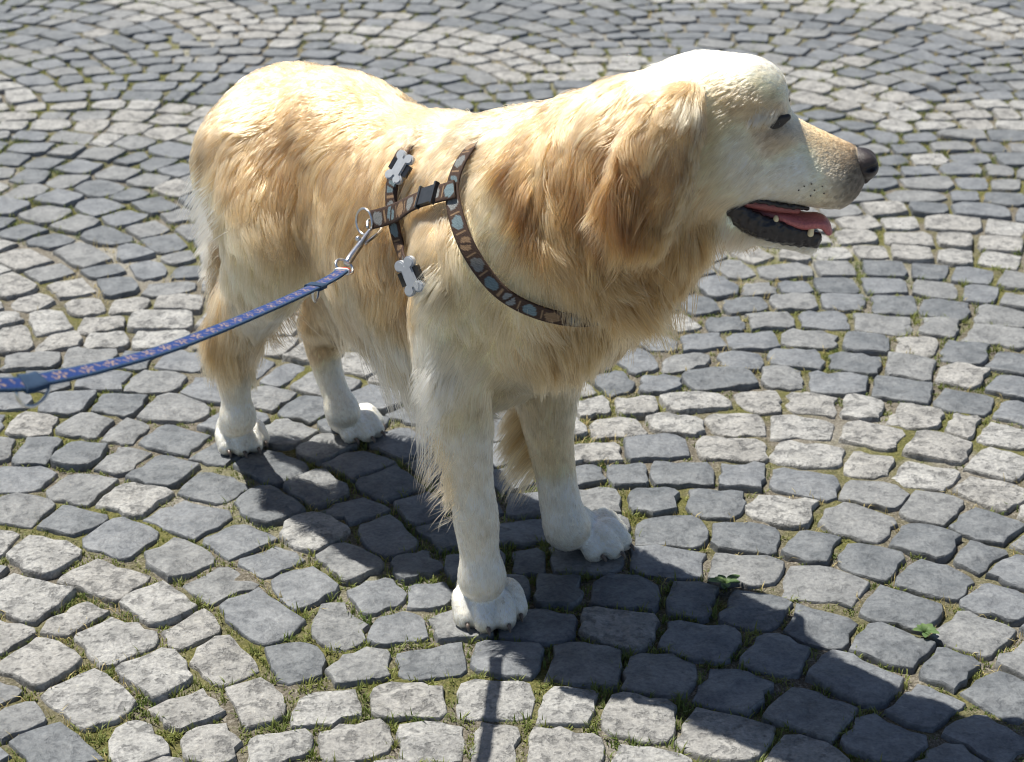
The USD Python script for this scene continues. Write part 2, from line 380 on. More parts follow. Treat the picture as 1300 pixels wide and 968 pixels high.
stones = []          # centre, half length (along the arc), half depth, direction, dark or pale
half = math.asin(COLW / 2 / ARC_R)
for col in range(-5, 6):
    mid = VLINE + ROWS_PX * COLW * (col + .5)
    stag = rng.uniform(0, STEP)
    for k in range(-42, 62):
        O = mid + ROWS_AX * (k * STEP + stag)
        if not (.15 < O[1] < 9.0) or abs(O[0]) > 5.5:
            continue
        Oc = O - ROWS_AX * ARC_R
        pale = ((k - 2) % 10) in (0, 1, 2)
        arc = 2 * half * ARC_R - .004
        lens = []
        while sum(lens) < arc:
            lens.append(float(np.clip(rng.normal(.089, .014), .055, .122)))
        if sum(lens) - arc > .05:
            lens.pop()
        lens = np.array(lens) * arc / sum(lens)
        t = -half + .002 / ARC_R
        for ln in lens:
            ph = t + ln / 2 / ARC_R
            d = ROWS_AX * math.cos(ph) + ROWS_PX * math.sin(ph)
            c = Oc + d * (ARC_R + rng.normal(0, .0025))
            gap = rng.uniform(.003, .010)
            depth = STEP * math.cos(ph) - rng.uniform(.003, .009)
            a = np.array([d[1], -d[0]])
            stones.append((c, (ln - gap) / 2, depth / 2, math.atan2(a[1], a[0]) + rng.normal(0, .045), pale ^ (rng.random() < .035)))
            t += ln / ARC_R
CEN = np.array([s_[0] for s_ in stones])

from shapely.geometry import Polygon
from shapely import affinity
from shapely.strtree import STRtree
def outline(s_):
    """A worn cobble from above: a skewed rectangle with broken corners."""
    c, hx, hy, ang, pale = s_
    k = rng.normal(0, .075, 8)
    p = np.array([[-1 + k[0], -1 + k[1]], [1 + k[2], -1 + k[3]], [1 + k[4], 1 + k[5]], [-1 + k[6], 1 + k[7]]]) * [hx, hy]
    co, si = math.cos(ang), math.sin(ang)
    g = Polygon(np.column_stack([p[:, 0] * co - p[:, 1] * si + c[0], p[:, 0] * si + p[:, 1] * co + c[1]]))
    rr = min(hx, hy) * rng.uniform(.05, .19)
    return g.buffer(-rr).buffer(rr, quad_segs=3) if not g.buffer(-rr).is_empty else g
shapes = [outline(s_) for s_ in stones]
box_tree = STRtree(shapes)
for i in rng.permutation(len(shapes)):                    # where two stones would meet, one of them was hewn to fit
    for j in box_tree.query(shapes[i].buffer(.007)):
        if j == i or shapes[i].is_empty or shapes[j].is_empty or shapes[i].distance(shapes[j]) > .0045:
            continue
        both = shapes[i].buffer(.003).intersection(shapes[j].buffer(.003))
        dd = CEN[i] - CEN[j]
        dd = dd / np.linalg.norm(dd)
        mid_ = np.array([both.centroid.x, both.centroid.y])
        pp = np.array([-dd[1], dd[0]])
        for k, sg in ((i, 1), (j, -1)):
            e0_ = mid_ + dd * sg * .0026
            side_ = Polygon([e0_ + pp * .3, e0_ - pp * .3, e0_ - pp * .3 + dd * sg * .5, e0_ + pp * .3 + dd * sg * .5])
            cut = shapes[k].intersection(side_)
            cut = cut.buffer(-.002).buffer(.002, quad_segs=2)
            shapes[k] = max(getattr(cut, 'geoms', [cut]), key=lambda q: q.area) if not cut.is_empty else Polygon()
live = [i for i in range(len(shapes)) if shapes[i].area > .0007]
stones = [stones[i] for i in live]
shapes = [shapes[i] for i in live]
CEN = np.array([[g.centroid.x, g.centroid.y] for g in shapes])

def stone_mesh(g, n, fine):
    c = np.array([g.centroid.x, g.centroid.y])
    ring_ = g.exterior
    q = np.array([ring_.interpolate(t, normalized=True).coords[0] for t in (np.arange(n) + rng.uniform(-.2, .2, n)) / n])
    if Polygon(q).exterior.is_ccw is False:
        q = q[::-1]
    q = q - c
    size = np.sqrt(g.area)
    wob = .0024 if fine else .001
    q = q * (1 + (rng.normal(0, wob, n) - .0006)[:, None] / np.maximum(np.linalg.norm(q, axis=1), .01)[:, None])
    tilt, top = rng.normal(0, .026, 2), np.clip(rng.normal(.0004, .0016), -.001, .004)
    amp = rng.uniform(.004, .012)
    def ring(f, dz, k):
        p = q * f
        w = np.column_stack([p + c, np.zeros(n)])
        z = top + dz + p @ tilt + amp * k * (meshkit.fbm(w * 34, 3, 9) - .5) + rng.normal(0, .0004 * k, n)
        return np.column_stack([p, z])
    rings = [ring(1.03, -.03, 0), ring(1.0, -.0052, .5), ring(.982, -.0016, .7), ring(.95, -.0001, .8)] if fine else [ring(1.03, -.03, 0), ring(1.0, -.0042, .5), ring(.95, -.0006, .7)]
    if fine:
        rings += [ring(.66, .0012, 1), ring(.33, .0016, 1)]
    v = np.vstack(rings + [np.array([[0, 0, rings[-1][:, 2].mean() + .0004]])])
    f = []
    for k in range(len(rings) - 1):
        for i in range(n):
            j = (i + 1) % n
            f += [[k * n + i, k * n + j, (k + 1) * n + j], [k * n + i, (k + 1) * n + j, (k + 1) * n + i]]
    k = len(rings) - 1
    f += [[k * n + i, k * n + (i + 1) % n, len(v) - 1] for i in range(n)]
    v[:, :2] += c
    return v, np.array(f)

PAVE = '/World/pavement'
tag(UsdGeom.Xform.Define(stage, PAVE), 'cobbled pavement of small dark and pale grey stones laid in arcs', 'pavement', kind='structure')
seen = in_view(CEN, 40)
order = np.argsort(np.linalg.norm(CEN, axis=1) + np.where(seen, 0, 100))
near, rest = order[:300], order[300:]
for i in near:
    mats = LIGHT if stones[i][4] else DARK
    part(PAVE, 'cobblestone', stone_mesh(shapes[i], 18, True), mats[rng.integers(len(mats))], smooth=38)
groups = {}
for i in rest:
    d = np.linalg.norm(CEN[i])
    v, f = stone_mesh(shapes[i], 12 if seen[i] else 8, False)
    mats = LIGHT if stones[i][4] else DARK
    groups.setdefault(mats[rng.integers(len(mats))], []).append((v, f))
for mname, lst in groups.items():
    at = np.cumsum([0] + [len(v) for v, _ in lst])
    p = part(PAVE, 'distant_cobblestones', (np.vstack([v for v, _ in lst]), np.vstack([f + a for (_, f), a in zip(lst, at)])), mname, smooth=38)
    tag(stage.GetPrimAtPath(p), kind='stuff')

def lines(lo, hi, fine_lo, fine_hi, step):
    a = np.arange(fine_lo, fine_hi, step)
    out_l = fine_lo - np.cumsum(step * 1.25 ** np.arange(1, 60)); out_l = np.append(out_l[out_l > lo], lo)[::-1]
    out_h = fine_hi + np.cumsum(step * 1.25 ** np.arange(0, 60)); out_h = np.append(out_h[out_h < hi], hi)
    return np.concatenate([out_l, a, out_h])
gx, gy = lines(-60, 60, -1.6, 1.6, .012), lines(-40, 90, 1.4, 4.2, .014)
X, Y = np.meshgrid(gx, gy, indexing='ij')
P = np.stack([X, Y, 0 * X], -1)
Zg = -.0072 + .008 * (meshkit.fbm(P * 9, 3, 3) - .5) + .006 * (meshkit.noise(P * 55, 5) - .5)
nx, ny = X.shape
ii = np.arange(nx * ny).reshape(nx, ny)
quads = np.stack([ii[:-1, :-1], ii[1:, :-1], ii[1:, 1:], ii[:-1, 1:]], -1).reshape(-1, 4)
usdkit.mesh(stage, '/World/ground', (np.column_stack([X.ravel(), Y.ravel(), Zg.ravel()]), quads), '/World/Looks/soil', smooth=True)
tag(stage.GetPrimAtPath('/World/ground'), 'earth with moss showing in the joints between the cobblestones', 'ground', kind='structure')

# grass, moss and straw in the joints
joint_tree = STRtree(shapes)
def in_joint(p, m=.0):
    from shapely import points
    pts = points(p)
    hit = joint_tree.query(pts, predicate='dwithin', distance=m) if m > 0 else joint_tree.query(pts, predicate='within')
    ok = np.ones(len(p), bool)
    ok[hit[0]] = False
    return ok
def tufts(count, seed, blades, lmin, lmax, width, mask_scale, cut, spread):
    r = np.random.default_rng(seed)
    p = np.column_stack([r.uniform(-1.5, 2.2, count), 1.5 + 4.5 * r.random(count) ** 1.6])
    msk = meshkit.fbm(np.column_stack([p * mask_scale, np.zeros(count)]), 3, seed)
    p = p[(r.random(count) < smoothstep(cut, cut + .16, msk)) & in_view(p)]
    p = p[in_joint(p, .001)]
    n = len(p) * blades
    root = np.repeat(p, blades, 0) + r.normal(0, .0035, (n, 2))
    az, ln = r.uniform(0, 2 * PI, n), r.uniform(lmin, lmax, n)
    lean = r.uniform(.15, spread, n)
    d = np.column_stack([np.cos(az), np.sin(az)])
    s_ = np.column_stack([-d[:, 1], d[:, 0], 0 * az]) * (width * r.uniform(.6, 1.3, n))[:, None]
    b = np.column_stack([root, np.full(n, -.0072)])
    def along(f, bend):
        return b + np.column_stack([d * (ln * f * lean * bend)[:, None], ln * f * np.sqrt(np.maximum(0, 1 - (lean * bend) ** 2 * .8))])
    m, t = along(.55, .7), along(1, 1.0)
    v = np.stack([b - s_, b + s_, m + s_ * .8, m - s_ * .8, t], 1).reshape(-1, 3)
    o = np.arange(n)[:, None] * 5
    return v, np.vstack([o + [0, 1, 2], o + [0, 2, 3], o + [3, 2, 4]])
for name, mat, args, lab in (('joint_grass', 'grass_green', (80000, 5, 7, .006, .019, .0009, 2.6, .45, 1.0), 'short green grass and moss growing in the joints of the cobbles'),
                             ('joint_moss', 'grass_green', (120000, 7, 6, .003, .009, .0010, 2.0, .41, 1.0), 'low green moss filling the joints between the cobbles'),
                             ('dry_grass', 'grass_dry', (40000, 6, 4, .006, .020, .0007, 3.1, .50, 1.1), 'dry straw coloured grass lying in the joints of the cobbles')):
    usdkit.mesh(stage, f'/World/{name}', tufts(*args), f'/World/Looks/{mat}', smooth=False)
    tag(stage.GetPrimAtPath(f'/World/{name}'), lab, name.split('_')[1], kind='stuff')

def joint_near(x, y):
    g = ground_at(x, y)
    c = g[:2] + np.random.default_rng(1).normal(0, .03, (4000, 2))
    c = next(k for k in (c[in_joint(c, m)] for m in (.006, .004, .002, 0)) if len(k))
    return np.append(c[np.argmin(np.linalg.norm(c - g[:2], axis=1))], -.006)
def weed(at, leaves, size, label, seed):
    r = np.random.default_rng(seed)
    root = numbered('/World/weed_plant')
    tag(UsdGeom.Xform.Define(stage, root), label, 'weed')
    for i in range(leaves):
        az, ln, rise = i * 2.4 + r.uniform(-.3, .3), size * r.uniform(.55, 1.1), r.uniform(.05, .4)
        t = np.linspace(0, 1, 7)
        wd = np.sin(PI * np.clip(t * 1.05 - .05, 0, 1)) ** .8 * ln * .24 + .0006
        base = np.column_stack([np.cos(az) * ln * t, np.sin(az) * ln * t, ln * (rise * t - .5 * rise * t ** 2) + .012 * np.minimum(1, t * 5)])
        sd = np.array([-math.sin(az), math.cos(az), 0])
        v = np.vstack([base + sd * wd[:, None] + Z3 * (wd * .25)[:, None], base, base - sd * wd[:, None] + Z3 * (wd * .25)[:, None]]) + at
        f = []
        for a in (0, 7):
            for j in range(6):
                f += [[a + j, a + j + 1, a + 8 + j], [a + j, a + 8 + j, a + 7 + j]]
        part(root, 'leaf', (v, np.array(f)), 'weed_green', smooth=True)
weed(joint_near(908, 748), 10, .027, 'leafy green weed at the edge of the shadow, nearest the far front paw', 3)
weed(joint_near(1157, 809), 9, .017, 'small bright green weed between sunlit cobbles at lower right', 4)

# ------------------------------------------------------------------ the dog
DOG = '/World/dog'
root = UsdGeom.Xform.Define(stage, DOG)
tag(root, 'golden retriever with cream and tawny coat standing on the cobbles, head turned right, mouth open', 'dog')
body = dog_body(.0045).surface()
def relax(m, rounds):
    from scipy.sparse import coo_matrix, diags
    e = m.edges_unique
    A = coo_matrix((np.ones(2 * len(e)), (np.r_[e[:, 0], e[:, 1]], np.r_[e[:, 1], e[:, 0]])), shape=(len(m.vertices),) * 2).tocsr()
    A = diags(1 / np.maximum(A.sum(1).A1 if hasattr(A.sum(1), 'A1') else np.asarray(A.sum(1)).ravel(), 1)) @ A
    v = np.array(m.vertices)
    for _ in range(rounds):
        for f in (.5, -.515):
            v = v + f * (A @ v - v)
    return trimesh.Trimesh(v, m.faces, process=False)
body = relax(body, 6)
caster = trimesh.ray.ray_pyembree.RayMeshIntersector(body) if hasattr(trimesh.ray, 'ray_pyembree') and trimesh.ray.has_embree else body.ray
vtree = cKDTree(body.vertices)
VN = np.array(body.vertex_normals)

def hits(pix):
    """The places on the dog seen at these places of the photograph (the nearest point of the body where the ray misses it)."""
    d = unit(np.array([ray(x, y) for x, y in pix]))
    loc, ri, _ = caster.intersects_location(np.repeat(EYE[None], len(d), 0), d, multiple_hits=True)
    out = np.full((len(d), 3), np.nan)
    best = np.full(len(d), 1e9)
    for p, i in zip(loc, ri):
        t = np.linalg.norm(p - EYE)
        if t < best[i]:
            best[i], out[i] = t, p
    for i in np.where(np.isnan(out[:, 0]))[0]:
        q = body.vertices - EYE
        out[i] = body.vertices[np.argmin(np.linalg.norm(np.cross(q, d[i]), axis=1) + .02 * (VN @ d[i] > .3))]
    return out

def mirror(p):
    """Body points to the other side of the dog."""
    w = (p - FOOT) @ LAT
    return p - 2 * w[..., None] * LAT

W, C, G, T, D = (.87, .79, .635), (.57, .42, .245), (.45, .28, .125), (.285, .145, .05), (.03, .024, .022)
CH = (.70, .58, .39)
CW, CG = (.70, .56, .365), (.505, .34, .172)
COMB = [  # x, y, way the hair lies in the photograph (right, down), length, lift, colour, region
    (300, 112, -.8, .6, .020, .30, C, 0), (385, 88, -.95, .25, .018, .25, C, 0), (470, 105, -.95, .15, .018, .25, C, 0), (555, 138, -.85, .4, .022, .3, C, 0),
    (350, 140, -.75, .65, .024, .3, CG, 0), (372, 112, -.85, .5, .02, .3, CG, 0), (335, 185, -.5, .85, .026, .3, CG, 0), (420, 125, -.9, .3, .02, .3, CG, 0), (300, 150, -.6, .8, .022, .3, C, 0), (430, 160, -.9, .45, .026, .3, CG, 0), (500, 175, -.7, .7, .03, .3, CG, 0), (275, 190, -.25, .97, .026, .3, C, 0),
    (325, 215, -.25, .97, .03, .3, CG, 0), (372, 235, -.5, .85, .03, .35, G, 0), (410, 215, -.6, .8, .03, .3, CG, 0), (400, 275, -.35, .93, .034, .4, C, 0), (460, 260, -.45, .9, .034, .3, CG, 0), (500, 220, -.4, .9, .03, .3, CG, 0),
    (515, 260, -.35, .94, .034, .3, CG, 0), (345, 290, .1, 1, .036, .4, C, 0), (420, 335, .25, .97, .04, .35, C, 0), (480, 350, -.1, 1, .042, .3, CG, 0), (520, 390, -.1, 1, .045, .3, CG, 0),
    (270, 270, -.4, .9, .034, .35, CW, 0), (300, 330, .0, 1, .034, .3, CH, 0), (350, 370, .1, 1, .03, .3, CH, 0), (460, 400, .05, 1, .045, .3, C, 0), (500, 450, .1, 1, .045, .3, W, 0), (530, 470, .1, 1, .04, .3, W, 0),
    # neck and shoulder
    (565, 200, -.35, .93, .030, .3, C, 0), (555, 290, -.2, .97, .030, .3, C, 0), (590, 330, -.2, 1, .03, .3, CH, 0), (600, 420, -.1, 1, .026, .3, CH, 0), (562, 470, -.5, .8, .028, .5, W, 0),
    (660, 430, .05, 1, .032, .3, CW, 0), (625, 250, -.65, .75, .034, .4, CW, 0), (640, 320, -.5, .85, .036, .4, CW, 0), (690, 380, .1, 1, .04, .35, CW, 0), (640, 165, -.55, .85, .03, .35, C, 0), (600, 150, -.6, .8, .026, .3, CW, 0),
    (700, 150, -.45, .9, .034, .35, CG, 0), (765, 118, -.5, .85, .026, .3, C, 0), (670, 215, -.4, .92, .040, .4, G, 0), (720, 230, -.1, 1, .045, .45, T, 0), (705, 300, .3, .95, .042, .4, CG, 0),
    (740, 330, .55, .83, .050, .5, G, 0), (800, 350, .2, .98, .042, .4, G, 0), (850, 330, .1, 1, .034, .35, G, 0), (760, 410, .1, 1, .036, .35, CG, 0), (700, 470, .1, 1, .036, .3, CG, 0), (640, 480, .0, 1, .026, .3, CH, 0),
    (895, 165, -.7, .7, .012, .2, CW, 1), (894, 205, -.6, .8, .013, .2, CW, 1), (884, 250, -.45, .9, .018, .25, CW, 1), (735, 190, -.3, .95, .04, .45, G, 0), (752, 250, -.05, 1, .045, .45, T, 0), (770, 300, .2, 1, .045, .4, G, 0),
    (812, 338, .1, 1, .04, .4, T, 0),  # dark hair below the ear: shade under its edge, put into the colour
    # ears
    (866, 185, -.15, 1, .020, .25, CG, 2), (855, 230, -.1, 1, .018, .25, G, 2), (840, 278, -.05, 1, .018, .25, G, 2),
    (810, 150, -.35, .93, .026, .3, CG, 2), (855, 160, -.3, .95, .022, .3, C, 2), (796, 215, -.25, .97, .026, .35, T, 2), (830, 220, -.2, .98, .020, .25, G, 2), (820, 275, .05, 1, .020, .25, G, 2), (796, 262, -.15, 1, .028, .3, T, 2),
    # head
    (842, 86, -.9, .4, .016, .25, W, 1), (900, 72, -.9, .3, .011, .2, W, 1), (950, 85, -.8, .1, .008, .2, W, 1), (975, 100, -.6, -.2, .007, .2, W, 1), (925, 115, -.85, .45, .011, .2, CW, 1), (950, 130, -.8, .5, .009, .2, C, 1), (965, 118, -.6, .3, .008, .2, CW, 1),
    (900, 150, -.8, .6, .013, .25, CW, 1), (940, 180, -.75, .6, .010, .2, W, 1), (905, 205, -.7, .7, .013, .25, W, 1), (940, 225, -.75, .6, .010, .2, W, 1), (900, 255, -.5, .85, .020, .25, CW, 1), (880, 300, -.1, 1, .024, .25, C, 1), (872, 260, -.1, 1, .024, .25, CG, 1),
    (1000, 140, -.5, .2, .005, .2, W, 1), (1040, 172, -.9, -.1, .004, .2, (.60, .47, .30), 1), (1068, 185, -.9, -.1, .0035, .2, (.46, .33, .20), 1), (1010, 200, -.85, .3, .006, .2, W, 1), (1040, 225, -.8, .4, .005, .2, W, 1), (1062, 218, -.8, .4, .004, .2, W, 1), (1056, 240, -.8, .4, .004, .2, W, 1), (1058, 195, -.9, .1, .004, .2, CW, 1), (1000, 250, -.7, .6, .006, .2, W, 1), (1040, 255, -.5, .8, .005, .3, W, 1),
    (1068, 204, -.9, .1, .0035, .2, (.48, .37, .25), 1), (1076, 198, -.9, .1, .003, .2, (.14, .10, .07), 1), (1081, 224, -.9, .1, .003, .2, (.06, .05, .045), 1), (1083, 242, -.6, .6, .003, .2, (.06, .05, .045), 1), (1086, 215, -.9, .1, .003, .2, D, 1), (1000, 160, -.8, .5, .005, .2, (.34, .27, .20), 1), (972, 168, -.8, .5, .006, .2, (.42, .34, .26), 1), (1084, 232, -.7, .6, .004, .3, (.08, .065, .06), 1), (1078, 212, -.8, .3, .003, .2, (.16, .11, .07), 1), (1074, 252, -.5, .8, .004, .3, (.14, .12, .10), 1), (1055, 262, -.5, .8, .004, .3, (.36, .31, .25), 1), (1090, 222, -.7, .5, .003, .2, D, 1), (990, 310, -.8, .4, .006, .2, W, 1), (930, 292, -.7, .5, .012, .25, W, 1),
    # legs
    (600, 520, .0, 1, .016, .25, CH, 3), (598, 570, .0, 1, .012, .2, W, 3), (603, 640, .05, 1, .010, .2, W, 3), (610, 710, .05, 1, .008, .2, W, 3), (614, 755, .1, 1, .006, .2, W, 3), (618, 785, .1, 1, .0045, .3, W, 3), (590, 780, .1, 1, .0045, .3, W, 3), (645, 780, .1, 1, .0045, .3, W, 3),
    (698, 520, .0, 1, .018, .25, CW, 3), (703, 570, .05, 1, .013, .2, CW, 3), (712, 640, .1, 1, .010, .2, W, 3), (745, 680, .8, .5, .006, .2, W, 3), (770, 690, .8, .5, .0045, .3, W, 3),
    (330, 405, .0, 1, .020, .25, W, 3), (295, 435, .0, 1, .012, .2, W, 3), (300, 490, .0, 1, .010, .2, W, 3), (302, 530, .1, 1, .006, .2, W, 3), (304, 556, .1, 1, .0045, .3, W, 3), (290, 568, .1, 1, .0045, .3, W, 3), (318, 566, .1, 1, .0045, .3, W, 3), (300, 572, .1, 1, .0045, .3, W, 3),
    (445, 370, .05, 1, .022, .25, CW, 3), (410, 400, .05, 1, .014, .2, C, 3), (398, 440, .05, 1, .011, .2, C, 3), (425, 480, .1, 1, .010, .2, W, 3), (440, 530, .3, .9, .006, .2, W, 3), (455, 550, .6, .7, .0045, .3, W, 3), (430, 556, .3, .9, .0045, .3, W, 3), (462, 545, .6, .7, .0045, .3, W, 3),
    # tail
    (268, 330, .0, 1, .05, .35, CG, 4), (270, 400, .0, 1, .055, .3, G, 4), (275, 440, .05, 1, .05, .25, CG, 4)]
CT = np.array([c[7] for c in COMB])
CP_ = hits([(c[0], c[1]) for c in COMB])
CD = unit(np.array([RIGHT * c[2] - UP * c[3] for c in COMB]))
CL, CU, CC = np.array([c[4] for c in COMB]), np.array([c[5] for c in COMB]), np.array([c[6] for c in COMB])
head_row = (CT == 1) | (CT == 2)
wh = (CP_ - HEAD) @ HN
MP = np.where(head_row[:, None], CP_ - 2 * wh[:, None] * HN, mirror(CP_))
MD = np.where(head_row[:, None], CD - 2 * (CD @ HN)[:, None] * HN, CD - 2 * (CD @ LAT)[:, None] * LAT)
paired = CT != 3                                          # each leg has its own rows
AP, AD = np.vstack([CP_, MP[paired]]), np.vstack([CD, MD[paired]])
AL, AU, AC, AT = np.append(CL, CL[paired]), np.append(CU, CU[paired]), np.vstack([CC, CC[paired]]), np.append(CT, CT[paired])

def on_ear(p):
    d = np.full(len(p), 9.)
    for pts, rad in EARS:
        for c, rr in zip(spline(pts, 6), spline(np.array(rad)[:, None], 6)[:, 0]):
            q = p - c
            hn = q @ HN
            d = np.minimum(d, np.sqrt(np.maximum((q ** 2).sum(1) - hn ** 2, 0) + (hn / .34) ** 2) - rr)
    return smoothstep(.0055, .001, d)
def coat_at(p, n):
    """Way of the hair, its length and lift, its colour and its region at points p of the body."""
    out = []
    sig = np.where(AT == 1, .015, np.where(AT == 2, .019, np.where(AT == 3, .017, .026))).astype(np.float32)
    for i in range(0, len(p), 20000):
        q = p[i:i + 20000]
        d2 = np.maximum((q ** 2).sum(1)[:, None] + (AP ** 2).sum(1)[None] - 2 * q @ AP.T, 0).astype(np.float32)
        ear = on_ear(q)[:, None]
        w = (np.exp(-d2 / (2 * sig ** 2)) + 1e-7 / (d2 + 1e-4)) * np.where(AT[None] == 2, ear + 1e-6, 1 - ear + 1e-6)
        w /= w.sum(1, keepdims=True)
        out.append((w @ AD, w @ AL, w @ AU, w @ AC, AT[np.argmax(w, 1)]))
    d, l_, u_, c_, t_ = (np.concatenate(x) for x in zip(*out))
    return unit(d - (d * n).sum(1, keepdims=True) * n), l_, u_, c_, t_

# bare places and straps, where the hair is short or none
EYE_S = hits([(984, 156)])[0]
EYE_C = EYE_S - HN * .0045
NOSE_C = H(1095, 207)

def strap_path(pix, n=10):
    return spline(hits(pix), n)
def on_coat(path, lift):
    i = vtree.query(path)[1]
    nn = VN[vtree.query(path, 12)[1]].mean(1)
    return path + unit(nn) * lift, unit(nn)

neck_near = hits([(618, 150), (606, 176), (592, 212), (583, 248), (588, 288), (602, 322), (628, 355), (662, 379), (705, 394), (752, 399), (790, 400)])
girth_near = np.vstack([hits([(534, 150), (522, 178), (513, 208), (506, 248), (512, 290), (522, 322), (536, 356), (545, 378)]), [B(-.06, .085, .30), B(-.07, .05, .26)]])
back_path = spline(np.vstack([hits([(484, 279), (512, 272), (545, 262), (580, 250)]), hits([(590, 246)])]), 8)
def ring_of(near, first, last):
    """A loop round the body through the near points, and how far each of its points shows above the coat."""
    far = mirror(near)[::-1]
    loop = np.vstack([near, near[-1:] * .5 + far[:1] * .5, far, near[:1] * .5 + far[-1:] * .5])
    idx = np.arange(len(loop)).astype(float)
    k = np.where(idx < len(near), idx, np.where((idx > len(near)) & (idx <= 2 * len(near)), 2 * len(near) - idx, 0))
    show = np.clip((np.minimum(k - first, last - k) + 2) / 2.2, 0, 1)
    e, sh = np.vstack([loop[-1:], loop, loop[:2]]), np.concatenate([show[-1:], show, show[:2]])
    return spline(e, 8)[8:-8], np.clip(spline(sh[:, None], 8)[8:-8, 0], 0, 1)
LIFT = .0125
straps, open_pts = {}, []
for nm, (path, show), wd in (('neck', ring_of(neck_near, 2, 9), .0094), ('girth', ring_of(girth_near, 2, 6), .0098), ('back', (back_path, np.ones(len(back_path))), .0112)):
    for _ in range(3):
        path = np.vstack([path[:1], (path[:-2] + 2 * path[1:-1] + path[2:]) / 4, path[-1:]])
    pts, nn = on_coat(path, (-.012 + (LIFT + .012) * show + (.004 if nm == 'back' else 0))[:, None])
    for _ in range(5):
        nn = unit(np.vstack([nn[:1], (nn[:-2] + 2 * nn[1:-1] + nn[2:]) / 4, nn[-1:]]))
        pts = np.vstack([pts[:1], (pts[:-2] + 2 * pts[1:-1] + pts[2:]) / 4, pts[-1:]])
    straps[nm] = (pts, nn, wd)
    open_pts.append(pts[show > .8])
STRAP_T = cKDTree(np.vstack(open_pts))

BV = np.array(body.vertices)
_, bl, _, bc, bt = coat_at(BV, VN)
skin = np.clip(bc * 1.15 + np.array([.05, .06, .06]), 0, .8) * (.92 + .16 * meshkit.noise(BV * 60, 2))[:, None]
bp = part(DOG, 'body', body, 'skin', smooth=True)
colored(bp, skin)

def strands(root, nrm, way, length, lift, tone, seg, r, curl=.0, width=.00042, clump=.5, clump_m=.010):
    """Hairs of seg spans that rise from the skin and lie down along their way, drawn together in locks."""
    n = len(root)
    side = np.cross(nrm, way)
    k = np.linspace(0, 1, seg + 1)
    f1 = meshkit.noise(root * 28, 1) - .5 + .6 * (meshkit.noise(root * 75, 4) - .5)
    swing = f1 * 1.1 * np.clip(length / .02 - .3, .05, 1) + r.normal(0, .10, n)
    way = unit(way + side * swing[:, None])
    up0 = (lift + r.normal(0, .08, n) + .22 * np.clip(length / .03 - .5, 0, 1) * (meshkit.noise(root * 40, 15) - .5))[:, None]
    p = root[:, None] + length[:, None, None] * ((way * np.sqrt(np.maximum(.1, 1 - up0 ** 2)))[:, None] * k[None, :, None] + (nrm * up0)[:, None] * (1.35 * k - .62 * k ** 2)[None, :, None])
    bend = curl * (meshkit.noise(root * 18, 8) - .5)
    p += side[:, None] * (length * bend)[:, None, None] * (k ** 2)[None, :, None]
    p[:, :, 2] -= (length * .14)[:, None] * k[None] ** 2
    if clump > 0 and n > 50:                              # locks: tips drawn to the tip of a leading hair
        lead = r.choice(n, max(2, int(n * clump_m)), replace=False)
        _, li = cKDTree(root[lead]).query(root)
        L = lead[li]
        tips = p[L] - p[L][:, :1] + (root * .35 + root[L] * .65)[:, None]
        a = (clump * r.uniform(.5, 1, n))[:, None] * k[None] ** 1.3
        p = p * (1 - a[..., None]) + tips * a[..., None]
        lockt = np.exp(r.normal(0, .17, n))[L]
        deep = np.clip((.62 - tone[:, 0]) / .25, 0, 1)
        lockt = lockt ** (1 + deep) * (1 - .06 * deep)
    else:
        lockt = np.ones(n)
    tone = tone * (lockt * np.exp(r.normal(0, .13, n)) * (.80 + .40 * meshkit.fbm(root * 22, 3, 6)))[:, None]
    return p, np.clip(tone, .004, .85), width

FUR = {}
def add_fur(name, p, tone, width):
    FUR.setdefault(name, []).append((p, tone, width))

r = np.random.default_rng(21)
count = 390000 if FULL else 60000
fc = body.triangles_center
fn = np.array(body.face_normals)
view = unit(EYE - fc)
facing = (fn * view).sum(1)
_, fl, _, _, ft = coat_at(fc, fn)
dens = np.clip(.016 / fl, .5, 4.2) * np.where(facing > -.2, 1.0, .22)
dens *= np.where(ft == 1, 1.9, np.where(ft == 3, 2.0, 1.0))
pr = body.area_faces * dens
fi = r.choice(len(fc), count, p=pr / pr.sum())
tri = body.triangles[fi]
u = np.sqrt(r.random((count, 1))); v_ = r.random((count, 1))
roots = tri[:, 0] * (1 - u) + tri[:, 1] * (u * (1 - v_)) + tri[:, 2] * (u * v_)
nr = unit(sum(VN[body.faces[fi, q]] for q in range(3)))
way, ln, lf, tone, reg = coat_at(roots, nr)
ln = ln * r.uniform(.65, 1.15, count) * np.where(reg == 1, 1.25, 1)
lf = np.where(reg == 1, lf * .6, lf)
keep = np.ones(count, bool)
keep &= np.linalg.norm((roots - EYE_C) * [1, 1, 1.9], axis=1) > .0115
keep &= np.linalg.norm(roots - NOSE_C, axis=1) > .0185
mp = to_photo(roots)
inmouth = (mp[:, 0] > 922) & (np.abs((roots - HEAD) @ HN) < .034) & (mp[:, 1] > 257 + (mp[:, 0] - 922) * .04) & (mp[:, 1] < 282 + (mp[:, 0] - 922) * .21)
keep &= ~((reg == 1) & inmouth)
keep &= roots[:, 2] > .004
